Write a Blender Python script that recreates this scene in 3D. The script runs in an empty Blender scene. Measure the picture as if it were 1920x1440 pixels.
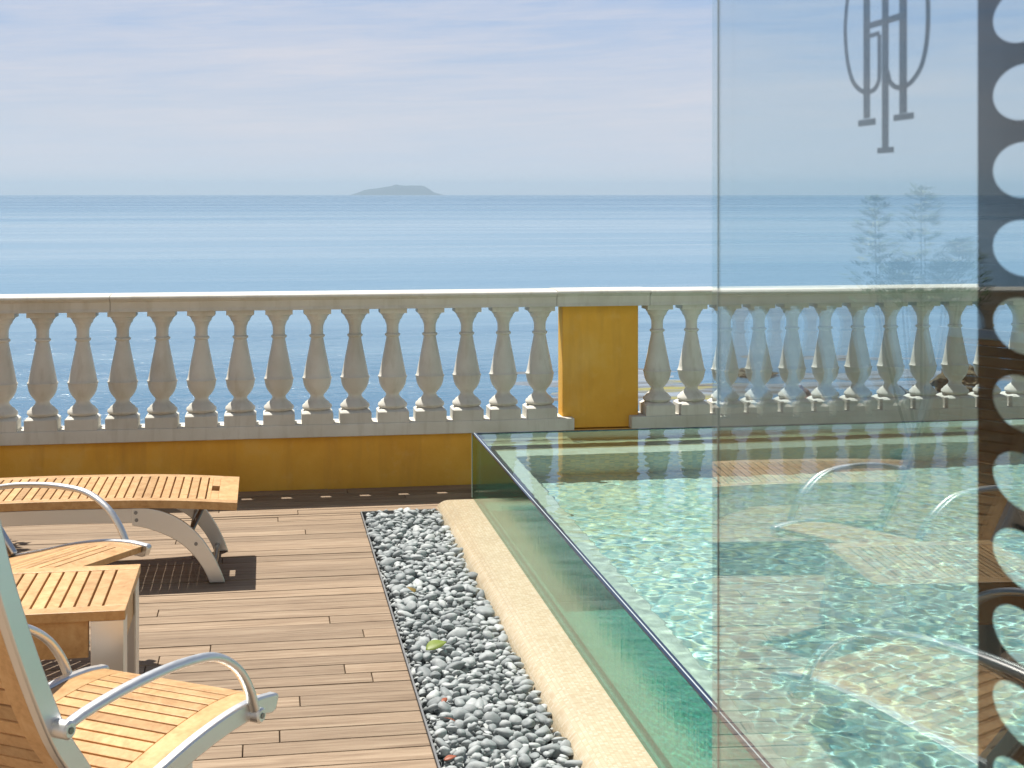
import bpy, bmesh, math, random
import numpy as np
from mathutils import Vector, Matrix
from mathutils import noise as mnoise

random.seed(11)
rng = np.random.default_rng(7)
R = math.radians
PI = math.pi
C = bpy.context.scene.collection
SC = bpy.context.scene
HAZE = True

# ------------------------------------------------------------------ helpers
def tag(o, label=None, cat=None, group=None, kind=None):
    if label: o['label'] = label
    if cat: o['category'] = cat
    if group: o['group'] = group
    if kind: o['kind'] = kind
    return o

def empty(name, loc, rz=0.0):
    o = bpy.data.objects.new(name, None)
    o.empty_display_size = 0.1
    o.location = loc
    o.rotation_euler = (0, 0, rz)
    C.objects.link(o)
    return o

def copy_tree(o, parent=None):
    c = o.copy(); C.objects.link(c)
    if parent: c.parent = parent
    for ch in list(o.children):
        copy_tree(ch, c)
    return c

def catmull(pts, n=8):
    pts = [Vector(p) for p in pts]
    out = []
    P = [pts[0] * 2 - pts[1]] + pts + [pts[-1] * 2 - pts[-2]]
    for i in range(1, len(P) - 2):
        a, b, c, d = P[i-1], P[i], P[i+1], P[i+2]
        for k in range(n):
            t = k / n
            out.append(0.5 * ((2*b) + (c-a)*t + (2*a-5*b+4*c-d)*t*t + (3*b-a-3*c+d)*t**3))
    out.append(pts[-1])
    return out

class Curve2:
    """arc-length sampled 2D profile (x,z)"""
    def __init__(self, pts, n=16):
        self.p = catmull([(x, z) for x, z in pts], n)
        self.l = [0.0]
        for a, b in zip(self.p, self.p[1:]):
            self.l.append(self.l[-1] + (b - a).length)
        self.length = self.l[-1]
    def at(self, s):
        s = max(0.0, min(self.length, s))
        for i in range(len(self.l) - 1):
            if s <= self.l[i+1] + 1e-9:
                t = (s - self.l[i]) / max(1e-9, self.l[i+1] - self.l[i])
                return self.p[i].lerp(self.p[i+1], t)
        return self.p[-1]
    def span(self, a, b, n):
        return [self.at(a + (b - a) * i / n) for i in range(n + 1)]

class MB:
    def __init__(self):
        self.v, self.f = [], []
    def add(self, vs, fs):
        k = len(self.v)
        self.v += [tuple(p) for p in vs]
        self.f += [tuple(i + k for i in f) for f in fs]
    def box(self, x0, x1, y0, y1, z0, z1):
        v = [(x0,y0,z0),(x1,y0,z0),(x1,y1,z0),(x0,y1,z0),(x0,y0,z1),(x1,y0,z1),(x1,y1,z1),(x0,y1,z1)]
        self.add(v, [(0,3,2,1),(4,5,6,7),(0,1,5,4),(1,2,6,5),(2,3,7,6),(3,0,4,7)])
    def strip(self, pts, y0, y1, th, top=True):
        """curved board: profile pts (x,z), spans y0..y1, thickness th below the profile"""
        n = len(pts)
        vs = []
        for i, p in enumerate(pts):
            t = (pts[min(i+1, n-1)] - pts[max(i-1, 0)]).normalized()
            nn = Vector((-t.y, t.x))
            if nn.y < 0 or (abs(nn.y) < 1e-6 and nn.x < 0): nn = -nn
            q = p - nn * th
            vs += [(p.x, y0, p.y), (p.x, y1, p.y), (q.x, y1, q.y), (q.x, y0, q.y)]
        fs = []
        for i in range(n - 1):
            a, b = 4*i, 4*i+4
            for j in range(4):
                fs.append((a+j, a+(j+1) % 4, b+(j+1) % 4, b+j))
        fs += [(0,3,2,1), (4*n-4, 4*n-3, 4*n-2, 4*n-1)]
        self.add(vs, fs)
    def ribbon(self, top, bot, y0, y1):
        """plate between two matched profiles (x,z)"""
        n = len(top); vs = []
        for p, q in zip(top, bot):
            vs += [(p[0], y0, p[1]), (p[0], y1, p[1]), (q[0], y1, q[1]), (q[0], y0, q[1])]
        fs = []
        for i in range(n - 1):
            a, b = 4*i, 4*i+4
            for j in range(4):
                fs.append((a+j, a+(j+1) % 4, b+(j+1) % 4, b+j))
        fs += [(0,3,2,1), (4*n-4, 4*n-3, 4*n-2, 4*n-1)]
        self.add(vs, fs)
    def tube(self, pts, rad, seg=12, flat=1.0, up=(0,0,1)):
        pts = [Vector(p) for p in pts]; n = len(pts); vs = []
        rads = rad if isinstance(rad, (list, tuple)) else [rad]*n
        for i, p in enumerate(pts):
            t = (pts[min(i+1, n-1)] - pts[max(i-1, 0)]).normalized()
            u = Vector(up); side = t.cross(u)
            if side.length < 1e-4: side = t.cross(Vector((1,0,0)))
            side.normalize(); u = side.cross(t).normalized()
            for k in range(seg):
                a = 2*PI*k/seg
                vs.append(p + side*math.cos(a)*rads[i] + u*math.sin(a)*rads[i]*flat)
        fs = []
        for i in range(n-1):
            for k in range(seg):
                fs.append((i*seg+k, i*seg+(k+1) % seg, (i+1)*seg+(k+1) % seg, (i+1)*seg+k))
        fs.append(tuple(range(seg))[::-1]); fs.append(tuple((n-1)*seg+k for k in range(seg)))
        self.add(vs, fs)
    def lathe(self, prof, cx=0, cy=0, seg=28):
        vs, fs = [], []
        n = len(prof)
        for r, z in prof:
            for k in range(seg):
                a = 2*PI*k/seg
                vs.append((cx+r*math.cos(a), cy+r*math.sin(a), z))
        for i in range(n-1):
            for k in range(seg):
                fs.append((i*seg+k, i*seg+(k+1) % seg, (i+1)*seg+(k+1) % seg, (i+1)*seg+k))
        fs.append(tuple(range(seg))[::-1]); fs.append(tuple((n-1)*seg+k for k in range(seg)))
        self.add(vs, fs)
    def extrude_x(self, prof, x0, x1):
        """closed (y,z) polygon extruded along x"""
        n = len(prof)
        vs = [(x0, y, z) for y, z in prof] + [(x1, y, z) for y, z in prof]
        fs = [(i, (i+1) % n, n+(i+1) % n, n+i) for i in range(n)]
        fs += [tuple(range(n))[::-1], tuple(range(n, 2*n))]
        self.add(vs, fs)
    def build(self, name, mat, parent=None, origin=(0,0,0), smooth=False, bevel=0.0, loc=None, seg=2):
        me = bpy.data.meshes.new(name)
        o0 = Vector(origin)
        me.from_pydata([Vector(p) - o0 for p in self.v], [], self.f)
        bm = bmesh.new(); bm.from_mesh(me)
        bmesh.ops.recalc_face_normals(bm, faces=bm.faces)
        bm.to_mesh(me); bm.free()
        me.materials.append(mat)
        if smooth:
            me.polygons.foreach_set('use_smooth', [True]*len(me.polygons))
            try: me.set_sharp_from_angle(angle=R(38))
            except Exception: pass
        me.update()
        o = bpy.data.objects.new(name, me); C.objects.link(o)
        if parent: o.parent = parent
        if loc is not None: o.location = loc
        if bevel > 0:
            m = o.modifiers.new('bevel', 'BEVEL'); m.width = bevel; m.segments = seg
            m.limit_method = 'ANGLE'; m.angle_limit = R(40)
        return o

def np_mesh(name, verts, faces, mat, smooth=True):
    me = bpy.data.meshes.new(name)
    nv, nf, k = len(verts), len(faces), faces.shape[1]
    me.vertices.add(nv); me.vertices.foreach_set('co', np.ascontiguousarray(verts, dtype=np.float32).ravel())
    me.loops.add(nf*k); me.loops.foreach_set('vertex_index', np.ascontiguousarray(faces, dtype=np.int32).ravel())
    me.polygons.add(nf)
    me.polygons.foreach_set('loop_start', np.arange(0, nf*k, k, dtype=np.int32))
    me.polygons.foreach_set('loop_total', np.full(nf, k, dtype=np.int32))
    me.polygons.foreach_set('use_smooth', np.full(nf, smooth))
    me.update(calc_edges=True); me.validate()
    me.materials.append(mat)
    o = bpy.data.objects.new(name, me); C.objects.link(o)
    return o

# ------------------------------------------------------------------ materials
class NT:
    def __init__(self, tree):
        self.t = tree
    def n(self, typ, **kw):
        nd = self.t.nodes.new(typ)
        for k, v in kw.items():
            if k == 'inp':
                for a, b in v.items():
                    if isinstance(b, bpy.types.NodeSocket): self.t.links.new(b, nd.inputs[a])
                    else: nd.inputs[a].default_value = b
            else: setattr(nd, k, v)
        return nd
    def math(self, op, a, b=0.0, c=None, clamp=False):
        nd = self.t.nodes.new('ShaderNodeMath'); nd.operation = op; nd.use_clamp = clamp
        for i, x in enumerate((a, b, c)):
            if x is None: continue
            if isinstance(x, bpy.types.NodeSocket): self.t.links.new(x, nd.inputs[i])
            else: nd.inputs[i].default_value = x
        return nd.outputs[0]
    def mix(self, fac, a, b, blend='MIX'):
        nd = self.t.nodes.new('ShaderNodeMix'); nd.data_type = 'RGBA'; nd.blend_type = blend
        for i, x in ((0, fac), (6, a), (7, b)):
            if isinstance(x, bpy.types.NodeSocket): self.t.links.new(x, nd.inputs[i])
            else: nd.inputs[i].default_value = (*x, 1) if isinstance(x, tuple) and len(x) == 3 else x
        return nd.outputs[2]
    def ramp(self, fac, stops, interp='LINEAR'):
        nd = self.t.nodes.new('ShaderNodeValToRGB'); nd.color_ramp.interpolation = interp
        el = nd.color_ramp.elements
        while len(el) < len(stops): el.new(0.5)
        for e, (p, c) in zip(el, stops):
            e.position = p; e.color = (*c, 1) if len(c) == 3 else c
        self.t.links.new(fac, nd.inputs[0])
        return nd.outputs[0]
    def noise(self, vec, scale, detail=3.0, rough=0.55, dist=0.0, dim='3D'):
        nd = self.t.nodes.new('ShaderNodeTexNoise'); nd.noise_dimensions = dim
        nd.inputs['Scale'].default_value = scale; nd.inputs['Detail'].default_value = detail
        nd.inputs['Roughness'].default_value = rough; nd.inputs['Distortion'].default_value = dist
        self.t.links.new(vec, nd.inputs['Vector'])
        return nd.outputs[0]
    def mapping(self, vec, scale=(1,1,1), loc=(0,0,0), rot=(0,0,0)):
        nd = self.t.nodes.new('ShaderNodeMapping')
        nd.inputs['Scale'].default_value = scale; nd.inputs['Location'].default_value = loc
        nd.inputs['Rotation'].default_value = rot
        self.t.links.new(vec, nd.inputs['Vector'])
        return nd.outputs[0]
    def bump(self, h, strength=0.3, dist=0.01):
        nd = self.t.nodes.new('ShaderNodeBump')
        nd.inputs['Strength'].default_value = strength; nd.inputs['Distance'].default_value = dist
        self.t.links.new(h, nd.inputs['Height'])
        return nd.outputs[0]

def newmat(name):
    m = bpy.data.materials.new(name); m.use_nodes = True
    t = m.node_tree; t.nodes.clear()
    k = NT(t)
    out = k.n('ShaderNodeOutputMaterial')
    return m, k, out

def principled(k, out, color, rough=0.5, metal=0.0, spec=0.5, normal=None):
    p = k.n('ShaderNodeBsdfPrincipled')
    for nm, x in (('Base Color', color), ('Roughness', rough), ('Metallic', metal), ('Specular IOR Level', spec)):
        if isinstance(x, bpy.types.NodeSocket): k.t.links.new(x, p.inputs[nm])
        else: p.inputs[nm].default_value = (*x, 1) if isinstance(x, tuple) else x
    if normal: k.t.links.new(normal, p.inputs['Normal'])
    k.t.links.new(p.outputs[0], out.inputs['Surface'])
    return p

def objco(k): return k.n('ShaderNodeTexCoord').outputs['Object']
def worldco(k): return k.n('ShaderNodeNewGeometry').outputs['Position']
def island(k): return k.n('ShaderNodeNewGeometry').outputs['Random Per Island']

def mat_wood(name, cols, stretch, scale=9.0, rough=0.5, ind=0.5, spec=0.35):
    m, k, out = newmat(name)
    co = objco(k); ri = island(k)
    off = k.n('ShaderNodeCombineXYZ', inp={0: k.math('MULTIPLY', ri, 17.0), 1: k.math('MULTIPLY', ri, 31.0), 2: k.math('MULTIPLY', ri, 9.0)}).outputs[0]
    add = k.n('ShaderNodeVectorMath', operation='ADD', inp={0: co, 1: off}).outputs[0]
    g = k.noise(k.mapping(add, stretch), scale, 6, 0.65, 0.6)
    g2 = k.noise(k.mapping(add, tuple(s*4 for s in stretch)), scale, 3, 0.6)
    f = k.math('ADD', k.math('MULTIPLY', g, 0.7), k.math('MULTIPLY', g2, 0.3))
    c = k.ramp(f, [(0.3, cols[0]), (0.52, cols[1]), (0.72, cols[2])])
    v = k.math('ADD', k.math('MULTIPLY', ri, ind), 1.0 - ind*0.5)
    c = k.mix(1.0, c, k.n('ShaderNodeCombineColor', inp={0: v, 1: v, 2: v}).outputs[0], 'MULTIPLY')
    principled(k, out, c, rough, 0, spec, k.bump(g2, 0.25, 0.003))
    return m

M = {}
M['teak'] = mat_wood('teak', [(0.42,0.222,0.085), (0.60,0.36,0.16), (0.70,0.465,0.235)], (3,3,3), 6.0, 0.42, 0.42)
M['deck'] = mat_wood('deck_wood', [(0.165,0.108,0.066), (0.31,0.222,0.148), (0.43,0.33,0.232)], (0.9,16,16), 3.0, 0.65, 0.32, 0.3)

def mat_plaster():
    m, k, out = newmat('yellow_plaster')
    co = worldco(k)
    n1 = k.noise(co, 2.2, 5, 0.6); n2 = k.noise(co, 60, 3, 0.6); n3 = k.noise(k.mapping(co, (6,6,0.8)), 1.5, 4, 0.6)
    c = k.ramp(n1, [(0.3, (0.77,0.385,0.055)), (0.52, (0.87,0.475,0.08)), (0.72, (0.90,0.56,0.15))])
    c = k.mix(k.math('MULTIPLY', k.ramp(n3, [(0.5,(0,0,0)), (0.72,(1,1,1))]), 0.5), c, (0.60,0.29,0.07))
    n4 = k.noise(co, 9, 5, 0.7)
    c = k.mix(k.math('MULTIPLY', k.ramp(n4, [(0.55,(0,0,0)), (0.7,(1,1,1))]), 0.25), c, (0.90,0.60,0.20))
    principled(k, out, c, 0.85, 0, 0.2, k.bump(n2, 0.35, 0.004))
    return m
M['plaster'] = mat_plaster()

def mat_stone():
    m, k, out = newmat('pale_cast_stone')
    co = worldco(k)
    n1 = k.noise(co, 5, 5, 0.6); n2 = k.noise(co, 120, 3, 0.6); n3 = k.noise(k.mapping(co, (14,14,2)), 1.6, 4, 0.6)
    c = k.ramp(n1, [(0.3, (0.63,0.605,0.54)), (0.6, (0.72,0.70,0.645)), (0.8, (0.77,0.755,0.705))])
    orn = k.n('ShaderNodeObjectInfo').outputs['Random']
    v = k.math('ADD', k.math('MULTIPLY', orn, 0.14), 0.90)
    c = k.mix(1.0, c, k.n('ShaderNodeCombineColor', inp={0: v, 1: v, 2: k.math('SUBTRACT', v, 0.01)}).outputs[0], 'MULTIPLY')
    c = k.mix(k.math('MULTIPLY', k.ramp(n3, [(0.52,(0,0,0)), (0.74,(1,1,1))]), 0.4), c, (0.44,0.40,0.31))
    principled(k, out, c, 0.75, 0, 0.25, k.bump(n2, 0.2, 0.002))
    return m
M['stone'] = mat_stone()

def mat_alu(name='brushed_aluminium', col=(0.72,0.72,0.71), rough=0.42, metal=1.0):
    m, k, out = newmat(name)
    co = objco(k)
    n = k.noise(k.mapping(co, (4,4,60)), 5, 3, 0.6)
    r = k.math('ADD', k.math('MULTIPLY', n, 0.16), rough - 0.08)
    principled(k, out, col, r, metal, 0.5)
    return m
M['alu'] = mat_alu()
M['steel_dark'] = mat_alu('dark_steel', (0.20,0.20,0.20), 0.3)
M['trim'] = mat_alu('grey_trim', (0.25,0.25,0.25), 0.5, 0.6)

def mat_plain(name, col, rough=0.6, spec=0.4, var=0.25, scale=8):
    m, k, out = newmat(name)
    n = k.noise(worldco(k), scale, 4, 0.6)
    v = k.math('ADD', k.math('MULTIPLY', n, var*2), 1.0 - var)
    c = k.mix(1.0, col, k.n('ShaderNodeCombineColor', inp={0: v, 1: v, 2: v}).outputs[0], 'MULTIPLY')
    principled(k, out, c, rough, 0, spec)
    return m
M['facade'] = mat_plain('pale_cream_render', (0.52,0.48,0.42), 0.85, 0.2, 0.12, 2)
M['black'] = mat_plain('black_rubber', (0.02,0.02,0.022), 0.5)
M['earth'] = mat_plain('dark_bedding', (0.12,0.125,0.12), 0.9)

def mat_mosaic(name, cols, size, grout, rough=0.25, var=1.0):
    m, k, out = newmat(name)
    geo = k.n('ShaderNodeNewGeometry')
    pos = geo.outputs['Position']
    sc = 1.0 / size
    p = k.n('ShaderNodeVectorMath', operation='SCALE', inp={0: pos, 'Scale': sc}).outputs[0]
    p = k.n('ShaderNodeVectorMath', operation='ADD', inp={0: p, 1: (0.137, 0.291, 0.413)}).outputs[0]
    cell = k.n('ShaderNodeVectorMath', operation='FLOOR', inp={0: p}).outputs[0]
    fr = k.n('ShaderNodeVectorMath', operation='FRACTION', inp={0: p}).outputs[0]
    nrm = k.n('ShaderNodeVectorMath', operation='ABSOLUTE', inp={0: geo.outputs['True Normal']}).outputs[0]
    w = k.n('ShaderNodeTexWhiteNoise', noise_dimensions='3D', inp={'Vector': cell})
    s = k.n('ShaderNodeSeparateXYZ', inp={0: fr}); sn = k.n('ShaderNodeSeparateXYZ', inp={0: nrm})
    g = None
    for i in range(3):
        d = k.math('MINIMUM', s.outputs[i], k.math('SUBTRACT', 1.0, s.outputs[i]))
        off = k.math('GREATER_THAN', sn.outputs[i], 0.7)
        d = k.math('ADD', d, off)
        g = d if g is None else k.math('MINIMUM', g, d)
    gm = k.math('GREATER_THAN', g, 0.06)
    n = len(cols)
    c = k.ramp(w.outputs['Value'], [(i/n, cc) for i, cc in enumerate(cols)], 'CONSTANT')
    big = k.noise(pos, 3.0, 4, 0.6)
    v = k.math('ADD', k.math('MULTIPLY', big, 0.3), 0.85)
    c = k.mix(1.0, c, k.n('ShaderNodeCombineColor', inp={0: v, 1: v, 2: v}).outputs[0], 'MULTIPLY')
    c = k.mix(gm, grout, c)
    principled(k, out, c, rough, 0, 0.4, k.bump(gm, 0.25, 0.0015))
    return m
M['mosaic_cream'] = mat_mosaic('cream_mosaic', [(0.58,0.48,0.33), (0.61,0.515,0.36), (0.55,0.44,0.29), (0.635,0.545,0.40), (0.585,0.485,0.335)], 0.0125, (0.49,0.41,0.29))
M['mosaic_pale'] = mat_mosaic('pale_mosaic', [(0.80,0.76,0.66), (0.84,0.80,0.71), (0.77,0.73,0.62), (0.82,0.78,0.70)], 0.0125, (0.72,0.69,0.61))
M['mosaic_pool'] = mat_mosaic('aqua_mosaic', [(0.70,0.80,0.72), (0.50,0.68,0.63), (0.80,0.82,0.64), (0.38,0.58,0.60), (0.68,0.78,0.72), (0.84,0.84,0.64), (0.56,0.72,0.74)], 0.025, (0.62,0.68,0.62))

def mat_pebble():
    m, k, out = newmat('grey_pebble_stone')
    ri = island(k); co = worldco(k)
    c = k.ramp(ri, [(0.0,(0.22,0.242,0.247)), (0.35,(0.32,0.348,0.352)), (0.75,(0.41,0.438,0.44)), (1.0,(0.53,0.555,0.55))])
    n = k.noise(co, 55, 4, 0.65)
    v = k.math('ADD', k.math('MULTIPLY', n, 0.6), 0.7)
    c = k.mix(1.0, c, k.n('ShaderNodeCombineColor', inp={0: v, 1: v, 2: v}).outputs[0], 'MULTIPLY')
    principled(k, out, c, 0.6, 0, 0.35, k.bump(n, 0.3, 0.004))
    return m
M['pebble'] = mat_pebble()

def schlick(k, f0=0.04, normal=None):
    lw = k.n('ShaderNodeLayerWeight'); lw.inputs['Blend'].default_value = 0.5
    if normal: k.t.links.new(normal, lw.inputs['Normal'])
    p = k.math('POWER', lw.outputs['Facing'], 5.0)
    return k.math('ADD', k.math('MULTIPLY', p, 1.0 - f0), f0, clamp=True)

def mat_pane(name, tint, rough=0.0, f0=0.04, streak=False, gain=1.0):
    m, k, out = newmat(name)
    nrm = None
    if streak:
        co = worldco(k)
        n = k.noise(k.mapping(co, (1, 5.5, 0.45)), 6, 5, 0.65, 0.4)
        n2 = k.noise(k.mapping(co, (1, 3.0, 9.0)), 6, 3, 0.6, 0.4)
        h = k.math('ADD', n, k.math('MULTIPLY', n2, 0.08))
        nrm = k.bump(h, 0.14, 0.007)
    F = schlick(k, f0, nrm)
    if gain != 1.0: F = k.math('MULTIPLY', F, gain)
    tr = k.n('ShaderNodeBsdfTransparent'); tr.inputs[0].default_value = (*tint, 1)
    gl = k.n('ShaderNodeBsdfGlossy'); gl.inputs['Roughness'].default_value = rough
    gl.inputs['Color'].default_value = (1,1,1,1)
    if nrm: k.t.links.new(nrm, gl.inputs['Normal'])
    mx = k.n('ShaderNodeMixShader', inp={0: F, 1: tr.outputs[0], 2: gl.outputs[0]})
    k.t.links.new(mx.outputs[0], out.inputs['Surface'])
    return m
M['pane'] = mat_pane('door_glass', (0.85,0.91,0.925), 0.0, 0.045, False, 1.05)
M['pool_glass'] = mat_pane('wet_pool_glass', (0.33,0.75,0.70), 0.02, 0.03, True, 0.9)

def mat_film():
    m, k, out = newmat('smoked_film')
    tr = k.n('ShaderNodeBsdfTransparent'); tr.inputs[0].default_value = (0.95,0.98,1.0,1)
    d = k.n('ShaderNodeBsdfDiffuse'); d.inputs[0].default_value = (0.012,0.011,0.010,1)
    n = k.noise(worldco(k), 4, 2)
    f = k.math('ADD', k.math('MULTIPLY', n, 0.03), 0.89)
    mx = k.n('ShaderNodeMixShader', inp={0: f, 1: tr.outputs[0], 2: d.outputs[0]})
    k.t.links.new(mx.outputs[0], out.inputs['Surface'])
    return m
M['film'] = mat_film()
M['pool_glass_back'] = mat_pane('clear_pool_glass', (0.90,0.97,0.96))
def mat_etch():
    m, k, out = newmat('grey_vinyl_lettering')
    tr = k.n('ShaderNodeBsdfTransparent'); tr.inputs[0].default_value = (0.85,0.95,1,1)
    d = k.n('ShaderNodeBsdfDiffuse'); d.inputs[0].default_value = (0.07,0.10,0.12,1)
    n = k.noise(worldco(k), 20, 2)
    f = k.math('ADD', k.math('MULTIPLY', n, 0.06), 0.72)
    mx = k.n('ShaderNodeMixShader', inp={0: f, 1: tr.outputs[0], 2: d.outputs[0]})
    k.t.links.new(mx.outputs[0], out.inputs['Surface'])
    return m
M['etch'] = mat_etch()

def mat_water():
    m, k, out = newmat('clear_pool_water')
    co = worldco(k)
    n = k.noise(co, 26, 3, 0.6, 0.3)
    g = k.n('ShaderNodeBsdfRefraction')
    g.inputs['IOR'].default_value = 1.33; g.inputs['Roughness'].default_value = 0.0
    g.inputs['Color'].default_value = (0.79,0.955,0.915,1)
    gl = k.n('ShaderNodeBsdfGlossy'); gl.inputs['Roughness'].default_value = 0.0
    gl.inputs['Color'].default_value = (1,1,1,1)
    fr = k.n('ShaderNodeFresnel'); fr.inputs['IOR'].default_value = 1.33
    mx = k.n('ShaderNodeMixShader', inp={0: fr.outputs[0], 1: g.outputs[0], 2: gl.outputs[0]})
    k.t.links.new(mx.outputs[0], out.inputs['Surface'])
    return m
M['water'] = mat_water()

def mat_sea():
    m, k, out = newmat('sea_water')
    co = worldco(k)
    a = k.noise(k.mapping(co, (0.55, 1.0, 1)), 0.55, 5, 0.62, 0.4)
    b = k.noise(k.mapping(co, (0.35, 1.0, 1)), 0.06, 4, 0.6, 0.3)
    h = k.math('ADD', k.math('MULTIPLY', a, 1.1), k.math('MULTIPLY', b, 2.2))
    slick = k.noise(k.mapping(co, (0.00045, 0.0035, 1)), 1.0, 5, 0.62, 0.8)
    slick2 = k.noise(k.mapping(co, (0.004, 0.03, 1)), 1.0, 4, 0.6, 0.8)
    sm = k.math('ADD', k.math('MULTIPLY', slick, 0.65), k.math('MULTIPLY', slick2, 0.35))
    # calmer water inshore, its sky reflection painted as paler colour: a band roughly 120 to 1200 m out
    ly = k.math('LOGARITHM', k.math('MAXIMUM', k.n('ShaderNodeSeparateXYZ', inp={0: co}).outputs[1], 1.0), 10.0)
    ly = k.math('ADD', ly, k.math('MULTIPLY', k.math('SUBTRACT', slick2, 0.5), 0.5))
    calm = k.ramp(k.math('MULTIPLY', ly, 0.2), [(0.395, (0,)*3), (0.43, (1,)*3), (0.54, (0.9,)*3), (0.72, (0,)*3)])
    rough = k.ramp(sm, [(0.42, (0.30,)*3), (0.62, (0.14,)*3)])
    c1 = k.ramp(sm, [(0.40, (0.062,0.148,0.255)), (0.60, (0.115,0.235,0.335))])
    c2 = k.ramp(sm, [(0.40, (0.15,0.265,0.37)), (0.60, (0.25,0.36,0.44))])
    col = k.mix(calm, c1, c2)
    bp = k.n('ShaderNodeBump'); bp.inputs['Distance'].default_value = 0.6
    k.t.links.new(h, bp.inputs['Height'])
    k.t.links.new(k.math('SUBTRACT', 1.0, k.math('MULTIPLY', calm, 0.45)), bp.inputs['Strength'])
    p = principled(k, out, col, rough, 0, 0.4, bp.outputs[0])
    p.inputs['IOR'].default_value = 1.33
    return m
M['sea'] = mat_sea()

def mat_reef():
    m, k, out = newmat('wet_reef')
    co = worldco(k)
    n = k.noise(k.mapping(co, (0.10,0.35,1)), 1.0, 6, 0.65, 0.8)
    n2 = k.noise(k.mapping(co, (0.06,0.16,1), (4,2,0)), 1.0, 4, 0.6, 0.5)
    n3 = k.noise(co, 1.4, 4, 0.6)
    c = k.ramp(n, [(0.38,(0.07,0.055,0.04)), (0.48,(0.16,0.19,0.22)), (0.66,(0.33,0.38,0.43))])
    c = k.mix(k.ramp(n2, [(0.57,(0,0,0)), (0.64,(1,1,1))]), c, (0.30,0.27,0.05))
    c = k.mix(k.math('MULTIPLY', n3, 0.3), c, (0.14,0.14,0.12))
    principled(k, out, c, k.ramp(n, [(0.4,(0.7,)*3), (0.55,(0.25,)*3)]), 0, 0.4, k.bump(n3, 0.5, 0.2))
    return m
M['reef'] = mat_reef()

def mat_rock(name, a, b):
    m, k, out = newmat(name)
    n = k.noise(objco(k), 3, 6, 0.65)
    c = k.ramp(n, [(0.35,a), (0.65,b)])
    principled(k, out, c, 0.85, 0, 0.25, k.bump(n, 0.6, 0.15))
    return m
M['rock_dark'] = mat_rock('dark_shore_rock', (0.04,0.032,0.022), (0.20,0.16,0.09))
M['rock_red'] = mat_rock('reddish_shore_rock', (0.16,0.07,0.045), (0.36,0.20,0.14))
M['island'] = mat_rock('island_scrub', (0.02,0.035,0.03), (0.07,0.08,0.07))

def mat_leaf(name, a, b):
    m, k, out = newmat(name)
    ri = island(k)
    c = k.ramp(ri, [(0.0,a), (1.0,b)])
    principled(k, out, c, 0.5, 0, 0.4)
    return m
M['leaf'] = mat_leaf('shrub_leaf', (0.05,0.10,0.025), (0.13,0.19,0.06))
M['leaf_green'] = mat_leaf('fallen_green_leaf', (0.16,0.22,0.03), (0.2,0.26,0.05))
M['leaf_brown'] = mat_leaf('fallen_brown_leaf', (0.22,0.15,0.04), (0.26,0.18,0.05))
M['leaf_red'] = mat_leaf('fallen_red_leaf', (0.28,0.07,0.035), (0.32,0.09,0.04))
M['terracotta'] = mat_plain('dark_glazed_pot', (0.05,0.05,0.05), 0.45)
M['paving'] = mat_plain('beige_stone_paving', (0.34,0.29,0.23), 0.7, 0.3, 0.2, 5)
M['glass_edge'] = mat_plain('green_grey_glass_edge', (0.26,0.33,0.31), 0.3, 0.5, 0.1)
M['navy'] = mat_plain('dark_glass_edge', (0.012,0.022,0.05), 0.12, 0.5, 0.1)
M['interlayer'] = mat_plain('pale_interlayer', (0.55,0.62,0.64), 0.3, 0.5, 0.05)
M['bark'] = mat_plain('grey_brown_bark', (0.12,0.09,0.06), 0.85, 0.2)

# ------------------------------------------------------------------ camera
cam = bpy.data.cameras.new('camera'); co_ = bpy.data.objects.new('camera', cam); C.objects.link(co_)
co_.location = (0, 0, 1.6)
co_.rotation_euler = (R(90), 0, R(-9.53))
cam.sensor_width = 36.0; cam.lens = 2770/1920*36.0
cam.shift_y = -356/1920
cam.clip_start = 0.05; cam.clip_end = 120000
SC.camera = co_
cam.dof.use_dof = True; cam.dof.focus_distance = 6.5; cam.dof.aperture_fstop = 16

# ------------------------------------------------------------------ world, sun
SUNV = Vector((-0.23, 0.385, 1.0)).normalized()
EL = math.asin(SUNV.z); AZ = math.atan2(SUNV.x, SUNV.y)
w = bpy.data.worlds.new('World'); SC.world = w; w.use_nodes = True
wt = w.node_tree; wt.nodes.clear(); k = NT(wt)
wo = k.n('ShaderNodeOutputWorld'); bg = k.n('ShaderNodeBackground')
sky = k.n('ShaderNodeTexSky', sky_type='NISHITA', sun_disc=False)
sky.sun_elevation = EL; sky.sun_rotation = AZ; sky.air_density = 1.0; sky.dust_density = 1.2; sky.ozone_density = 1.5
sky.altitude = 10
gen = k.n('ShaderNodeTexCoord').outputs['Generated']
sep = k.n('ShaderNodeSeparateXYZ', inp={0: gen})
az = k.math('ARCTAN2', sep.outputs[0], sep.outputs[1])
el = k.math('ARCSINE', sep.outputs[2])
cv = k.n('ShaderNodeCombineXYZ', inp={0: az, 1: k.math('ADD', k.math('MULTIPLY', el, 5.5), k.math('MULTIPLY', az, -0.25)), 2: 0.0}).outputs[0]
n1 = k.noise(cv, 2.6, 7, 0.56, 0.5)
n2 = k.noise(k.mapping(cv, (1.0, 2.4, 1), (3.1, 1.7, 0)), 6.0, 6, 0.6, 0.7)
n3 = k.noise(k.mapping(cv, (1.0, 3.2, 1), (7.3, 0.4, 0), (0, 0, 0.25)), 17.0, 6, 0.62, 1.0)
cf = k.math('ADD', k.math('ADD', k.math('MULTIPLY', n1, 0.52), k.math('MULTIPLY', n2, 0.30)), k.math('MULTIPLY', n3, 0.18))
cm = k.ramp(cf, [(0.40, (0.0,)*3), (0.60, (1,)*3)])
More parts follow.
